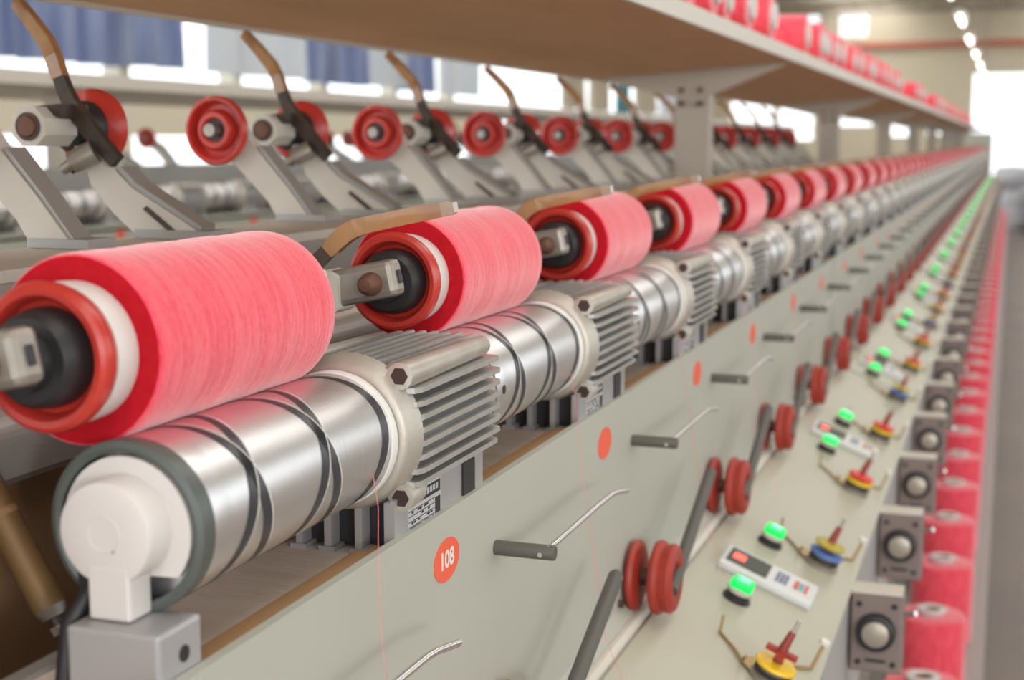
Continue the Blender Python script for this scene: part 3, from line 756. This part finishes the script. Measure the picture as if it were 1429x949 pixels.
tdp = T('counter_display', (-.612, 3.985, on_slope(-.612)))
dx_, dy_ = -.612, 3.985
hs = tdp.part('housing', con(G().rbox((0, 0, .012), (.285, .17, .026), .008), dx_, dy_), DISPW)
tdp.part('screen', con(G().rbox((-.065, 0, .0255), (.125, .125, .004), .0015), dx_, dy_), SCREEN)
tdp.part('digits', con(G().rbox((-.095, 0, .0278), (.036, .05, .002), .0006), dx_, dy_), LEDR)
kk = G()
for a in range(3):
    for b in range(3): kk.rbox((.025 + a * .013, -.03 + b * .03, .0265), (.010, .024, .004), .001)
tdp.part('keypad', con(kk, dx_, dy_), KEYB)
tdp.part('key', con(G().rbox((.082, -.0, .0265), (.012, .07, .004), .001), dx_, dy_), KEYR)
tdp.part('key', con(G().rbox((.097, -.0, .0265), (.013, .06, .004), .001), dx_, dy_), KEYT)
tdp.part('key', con(G().rbox((.112, -.0, .0265), (.010, .07, .004), .001), dx_, dy_), KEYR)

# ---- knob box
BX, BZ = -.327, -1.495
tk = T('knob_box', (BX, 4.33, BZ))
hb_ = tk.part('housing', G().rbox((BX, 4.375, BZ), (.158, .085, .250), .006), BOXM)
tk.part('front_plate', G().rbox((BX, 4.331, BZ), (.146, .006, .236), .002), BOXM, parent=hb_)
for sx in (-1, 1):
    for sz in (-1, 1):
        tk.part('screw', G().lathe((BX + sx * .052, 4.327, BZ + sz * .092), [(.009, -.003), (.009, .002)], 10), DARK, parent=hb_)
tk.part('knob', G().lathe((BX, 4.33, BZ + .008), [(.060, 0), (.060, -.012), (.056, -.030), (.050, -.034), (.040, -.034)], 32), DARK)
tk.part('knob_face', G().lathe((BX, 4.33, BZ + .008), [(.040, -.030), (.040, -.037), (.037, -.039)], 28), KNOBF, label='pale knob face')
tk.part('slot', G().rbox((BX, 4.327, BZ - .085), (.06, .003, .010), .001), DARK, parent=hb_)
tk.part('top_rail', G().box(BX - .085, BX + .075, 4.33, 4.42, BZ + .125, BZ + .134), LIP)
tk.part('side_bracket', G().tube([(BX + .08, 4.36, BZ + .06), (BX + .115, 4.34, BZ + .075)], .009, 8), CHROMEW)

# ---- supply package standing in the creel
CX = -.285; CT = -2.42
tcn = T('supply_package', (CX, 7.5, CT - .52))
tcn.part('yarn_body', G().lathe((CX, 7.5, CT), [(.08, -.50), (.160, -.50), (.172, -.49), (.176, -.47), (.176, -.045), (.168, -.028), (.14, -.022), (.07, -.024)], 36, 'Z'), YARN)
tcn.part('tube', G().lathe((CX, 7.5, CT), [(.06, -.52), (.06, -.01), (.072, -.008), (.078, 0), (.072, .006), (.046, .006), (.042, -.002)], 28, 'Z', cap=False), WHITEP, label='white tube rim')
tcn.part('tube_bore', G().lathe((CX, 7.5, CT), [(.0, -.06), (.0425, -.06), (.0425, -.002)], 28, 'Z', cap=False), TROUGH)

# ---- package lying on the shelf, axis across the machine
tsp = T('shelf_package', (-1.30, 5.6, .445))
sz_ = .46 + .122
tsp.part('yarn_body', G().lathe((-1.10, 5.6, sz_), [(.06, 0), (.112, .0), (.12, -.008), (.12, -.42), (.112, -.43), (.06, -.43)], 32, 'X'), YARN)
tsp.part('tube', G().lathe((-1.10, 5.6, sz_), [(.045, .02), (.058, .02), (.062, .012), (.062, -.44), (.045, -.44), (.04, -.02), (.0, -.02)], 24, 'X'), WHITEP, label='white tube end')

# ================================================================== populate the near side
for k in range(NU):
    low = k > 9
    far = k >= 28
    r = .1185 if k == 0 else R0 + (0 if k < 2 else random.uniform(-.003, .001))
    off = (DX * (r - R0), 0, DZ * (r - R0))
    lab = (lambda what, tail: ('%s %s' % (what, tail)))
    n = nth(k)
    if far:
        pkl = 'pink yarn package far down the winding row, merging with its neighbours'
        crl = 'small blurred package cradle far down the winding row'
        drl = 'small blurred steel drum far down the drum row'
        mtl = 'small blurred finned motor far down the drum row'
        stl = 'tiny orange number sticker far down the grey panel'
        pgl = 'tiny dark guide peg far down the grey panel'
    else:
        pkl = 'pink yarn package in the winding row, %s counting from the camera' % n
        crl = 'cradle with red chucks holding the %s pink package in the winding row' % n
        drl = 'silver grooved drum under the %s pink yarn package' % n
        mtl = 'finned grey motor, %s along the drum row from the camera' % n
        stl = ('round orange-red sticker reading 108 on the grey panel' if k == 0 else 'round orange-red number sticker, %s along the grey panel' % n)
        pgl = 'dark peg with bent wire, %s along the panel after the 108 sticker' % n
    p = tp.place(pkl, 'yarn package', 'pink packages in the winding row', k, off, low)
    p.scale = (r / R0, 1, r / R0)
    if k == 0:
        tc0 = T('cradle', tc_.a); tc0.parts = [e for e in tc_.parts if e['name'] != 'lever']
        tc0.place(crl, 'cradle', 'cradles in the winding row', k, off)
    else: tc_.place(crl, 'cradle', 'cradles in the winding row', k, off, low)
    (td0 if k == 0 else td).place(drl, 'drum', 'steel drums in the winding row', k, (0, 0, 0), low)
    tm.place(mtl, 'motor', 'finned motors in the winding row', k, (0, 0, 0), k > 7)
    if k == 0:
        t0 = T('number_sticker', tst.a)
        t0.part('disc', G().lathe((-.86, 2.135, -.69), [(.0365, .0002), (.0365, .0012)], 48, 'X').xf(Matrix.Diagonal((1, 1.55, 1)), (-.86, 2.135, -.69)), STICK)
        so = t0.place(stl, 'sticker', 'number stickers on the grey panel')
        # printed digits are a part of the sticker
        me_ = text_mesh('108', .034, STICKT)
        root = bpy.data.objects.new('number_sticker', None); COL.objects.link(root)
        root.location = so.location; root['label'] = so['label']; root['category'] = 'sticker'; root['group'] = so['group']
        disc = bpy.data.objects.new('disc', so.data); COL.objects.link(disc); disc.parent = root
        bpy.data.objects.remove(so)
        dg_ = bpy.data.objects.new('digits', me_); COL.objects.link(dg_); dg_.parent = root
        dg_.location = (.0016 * S, 0, 0); dg_.rotation_euler = (math.pi / 2, 0, math.pi / 2)
        dg_.scale = (1.25, 1.2, 1)
    else:
        tst.place(stl, 'sticker', 'number stickers on the grey panel', k, (0, random.uniform(-.02, .02), random.uniform(-.006, .006)), False)
    tpg.place(pgl, 'guide peg', 'guide pegs on the grey panel', k, (0, 0, 0), low)
tpg.place('bent wire guide peg at the bottom edge, just before the 108 sticker', 'guide peg', 'guide pegs on the grey panel', -1)

for n in range(-1, NU - 2):
    k = n + 1; far = k >= 26
    trd.place('small dark red disc tensioner far down the panel foot' if far else 'red disc tensioner with a dark rod, %s along the panel foot' % nth(k),
              'tensioner', 'red disc tensioners along the panel foot', n, (0, 0, 0), k > 9)
for i in range(0, NU - 3):
    far = i >= 26
    y = (i // 2) * 2 + (0.57 if i % 2 else 0)
    tl.place('tiny green light far down the console, merged into a green streak' if far else 'lit green indicator light, %s along the sloped console' % nth(i),
             'indicator light', 'green lights on the console', y, (0, 0, 0), i > 13)
    if i % 2 == 0:
        j = i // 2
        tdp.place('tiny counter display far down the console' if j >= 12 else 'white counter display with red digits, %s along the sloped console' % nth(j),
                  'display', 'counter displays on the console', y, (0, 0, 0), j > 3)
seq = 'ybrrbrrbyrbrryrbrrbyrb'
for n in range(NU - 2):
    far = n >= 24; c_ = seq[n % len(seq)]
    what = {'y': 'yellow yarn tensioner with a red cross cap', 'b': 'yarn tensioner with a blue lower disc', 'r': 'red and yellow yarn tensioner'}[c_]
    tens[c_].place('tiny %s far down the console edge' % what if far else '%s, %s tensioner along the console' % (what, nth(n)),
                   'tensioner', 'yarn tensioners on the console', n, (0, 0, 0), n > 9)
    if n < 24:
        tg.place('tiny brass wire guide far down the console' if n >= 99 else 'brass wire guide next to the %s console tensioner' % nth(n),
                 'wire guide', 'wire guides on the console', n, (0, 0, 0), n > 4)
    tk.place('small blurred knob box far down the lower rail' if n >= 26 else 'brown-grey box with a black ringed knob, %s along the lower rail' % nth(n),
             'knob box', 'knob boxes under the console', n, (0, 0, 0), n > 9)
for n in range(-2, NU - 5):
    k = n + 2
    tcn.place('pink supply package far down the creel, merging into a pink strip' if k >= 26 else 'pink supply package standing in the creel, %s from the camera' % nth(k),
              'yarn package', 'pink supply packages in the creel', n, (random.uniform(-.012, .012), 0, 0), k > 7)
# running yarns
for k in range(5):
    t = T('running_yarn', (-.86, 1.866, -.5))
    t.part('running_yarn', G().tube([(-.868, 1.868, -.485), (-.852, 1.85, -.53), (-.83, 1.80, -.585), (-.80, 1.745, -.70), (-.765, 1.72, -.86), (-.75, 1.74, -1.02), (-.70, 1.80, -1.19)], .0005, 5), THREAD)
    t.place('thin pink yarn running down from the %s drum over the panel' % nth(k), 'yarn', 'yarns running over the panel', k)

# other side: raised empty cradles
for j in range(-1, 11):
    tb.place('empty raised cradle with red chucks and amber lever behind the row, %s from the left' % nth(j + 1), 'cradle', 'raised empty cradles behind the row', j)

# packages on the shelf
ysp = [4.55, 5.05, 5.5, 5.85, 6.25, 6.85, 8.15, 8.75, 9.1, 9.6, 10.0, 10.8, 11.2, 11.9, 12.3, 12.9, 13.6, 14.6, 15.0, 15.4, 17.6, 18.1, 18.5, 19.1, 19.6, 22.5, 23.1, 23.7, 24.4, 25.2, 26.1, 27.0, 29.0, 30.2, 31.5, 33, 35, 37, 39, 41, 43]
for i, y in enumerate(ysp):
    far = i >= 99
    tsp.place('small pink package far along the overhead shelf' if far else 'pink yarn package lying on the overhead shelf, %s from the camera' % nth(i),
              'yarn package', 'pink packages on the overhead shelf', y - 5.6, (random.uniform(-.02, .01), 0, 0), i > 9, rotz=random.uniform(-.05, .05))

# ================================================================== neighbouring machine across the aisle
NX = -5.44
nf = bpy.data.objects.new('winding_machine_frame', None); COL.objects.link(nf); nf.location = ((-1.61 + NX) * S, 20 * S, 0)
nf['label'] = 'grey winding machine frame of the next row, blurred behind the raised arms'; nf['category'] = 'machine'
def npart(name, g, m):
    o = bpy.data.objects.new(name, g.mesh(name, m, (-1.61 + NX, 20, FLOOR))); COL.objects.link(o); o.parent = nf
npart('front_panel', G().box(-.875 + NX, -.86 + NX, 2, 46, -1.2, -.607), PANEL)
npart('deck_board', G().box(-1.075 + NX, -.86 + NX, 2, 46, -.66, -.637), WOOD)
npart('console_panel', G().prism([(-.80 + NX, -1.176), (-.405 + NX, -1.334), (-.405 + NX, -1.37), (-.80 + NX, -1.21)], 2, 46), CONS)
npart('body_panel', G().box(-2.3 + NX, -.62 + NX, 2, 46, FLOOR, -1.4), PANEL)
npart('pivot_rail', G().box(-1.42 + NX, -1.27 + NX, 2, 46, -.468, -.367), RAILM)
npart('centre_beam', G().box(-1.80 + NX, -1.5 + NX, 2, 46, -.9, -.205), RAILM)
for i in range(7):
    npart('post', G().box(-1.70 + NX, -1.52 + NX, 3.4 + 6 * i, 3.55 + 6 * i, -.205, .36), POSTM)
npart('shelf_board', G().prism([(-1.06 + NX, .405), (-2.16 + NX, .335), (-2.16 + NX, .37), (-1.06 + NX, .44)], 2, 46), LIP)
npart('shelf_lip', G().box(-1.06 + NX, -1.04 + NX, 2, 46, .40, .50), LIP)
for k in range(5, 18):
    td.place('blurred steel drum on the next machine row, %s from the left' % nth(k - 5), 'drum', 'drums of the next machine row', k, (NX, 0, 0), True)
    tm.place('blurred motor on the next machine row, %s from the left' % nth(k - 5), 'motor', 'motors of the next machine row', k, (NX, 0, 0), True)
    tst.place('tiny blurred orange sticker on the next machine row, %s from the left' % nth(k - 5), 'sticker', 'stickers of the next machine row', k, (NX, 0, 0))
    if k % 2:
        o = tb.place('blurred raised empty cradle on the next machine row, %s from the left' % nth((k - 5) // 2), 'cradle', 'cradles of the next machine row', k - 1.6, (NX + .33, 0, 0))

# ================================================================== far end of the aisle
def sack(c, size, rot, label):
    g = G()
    bm = bmesh.new(); bmesh.ops.create_cube(bm, size=1.0); bmesh.ops.subdivide_edges(bm, edges=bm.edges, cuts=5, use_grid_fill=True)
    vs = []
    for v in bm.verts:
        p = v.co.copy(); q = p.normalized() * .62
        p = p.lerp(q, .45); p += Vector((math.sin(p.y * 14 + c[1]), math.sin(p.z * 11), math.sin(p.x * 12 + c[0]))) * .02
        vs.append((p.x * size[0], p.y * size[1], p.z * size[2]))
    bm.verts.index_update(); fs = [[v.index for v in f.verts] for f in bm.faces]; bm.free()
    g.add(vs, fs, True); g.xf(Matrix.Rotation(rot, 3, 'Z')); g.v = [v + Vector(c) for v in g.v]
    t = T('sack', (c[0], c[1], c[2] - size[2] / 2)); t.part('sack', g, SACK); t.place(label, 'sack', 'sacks at the aisle end')
sack((.15, 61.5, FLOOR + .42), (1.5, 1.2, .9), .2, 'pale grey sack on the floor at the aisle end, lowest of the pile')
sack((.1, 61.6, FLOOR + 1.30), (1.35, 1.1, .85), -.15, 'pale grey sack in the middle of the pile at the aisle end')
sack((.05, 61.4, FLOOR + 2.2), (1.25, 1.0, .8), .1, 'pale grey sack topping the pile at the aisle end')
tcb = T('dark_cabinet', (1.6, 60, FLOOR))
tcb.part('body', G().rbox((1.65, 60, FLOOR + 1.3), (1.9, 1.6, 2.5), .04), CABD)
tcb.part('plinth', G().box(.75, 2.55, 59.3, 60.7, FLOOR, FLOOR + .1), CABD)
tcb.part('door', G().rbox((1.65, 59.19, FLOOR + 1.35), (1.7, .05, 2.2), .02), CABD)
tcb.place('dark steel cabinet at the right edge, beside the sacks', 'cabinet')

bpy.context.view_layer.update()
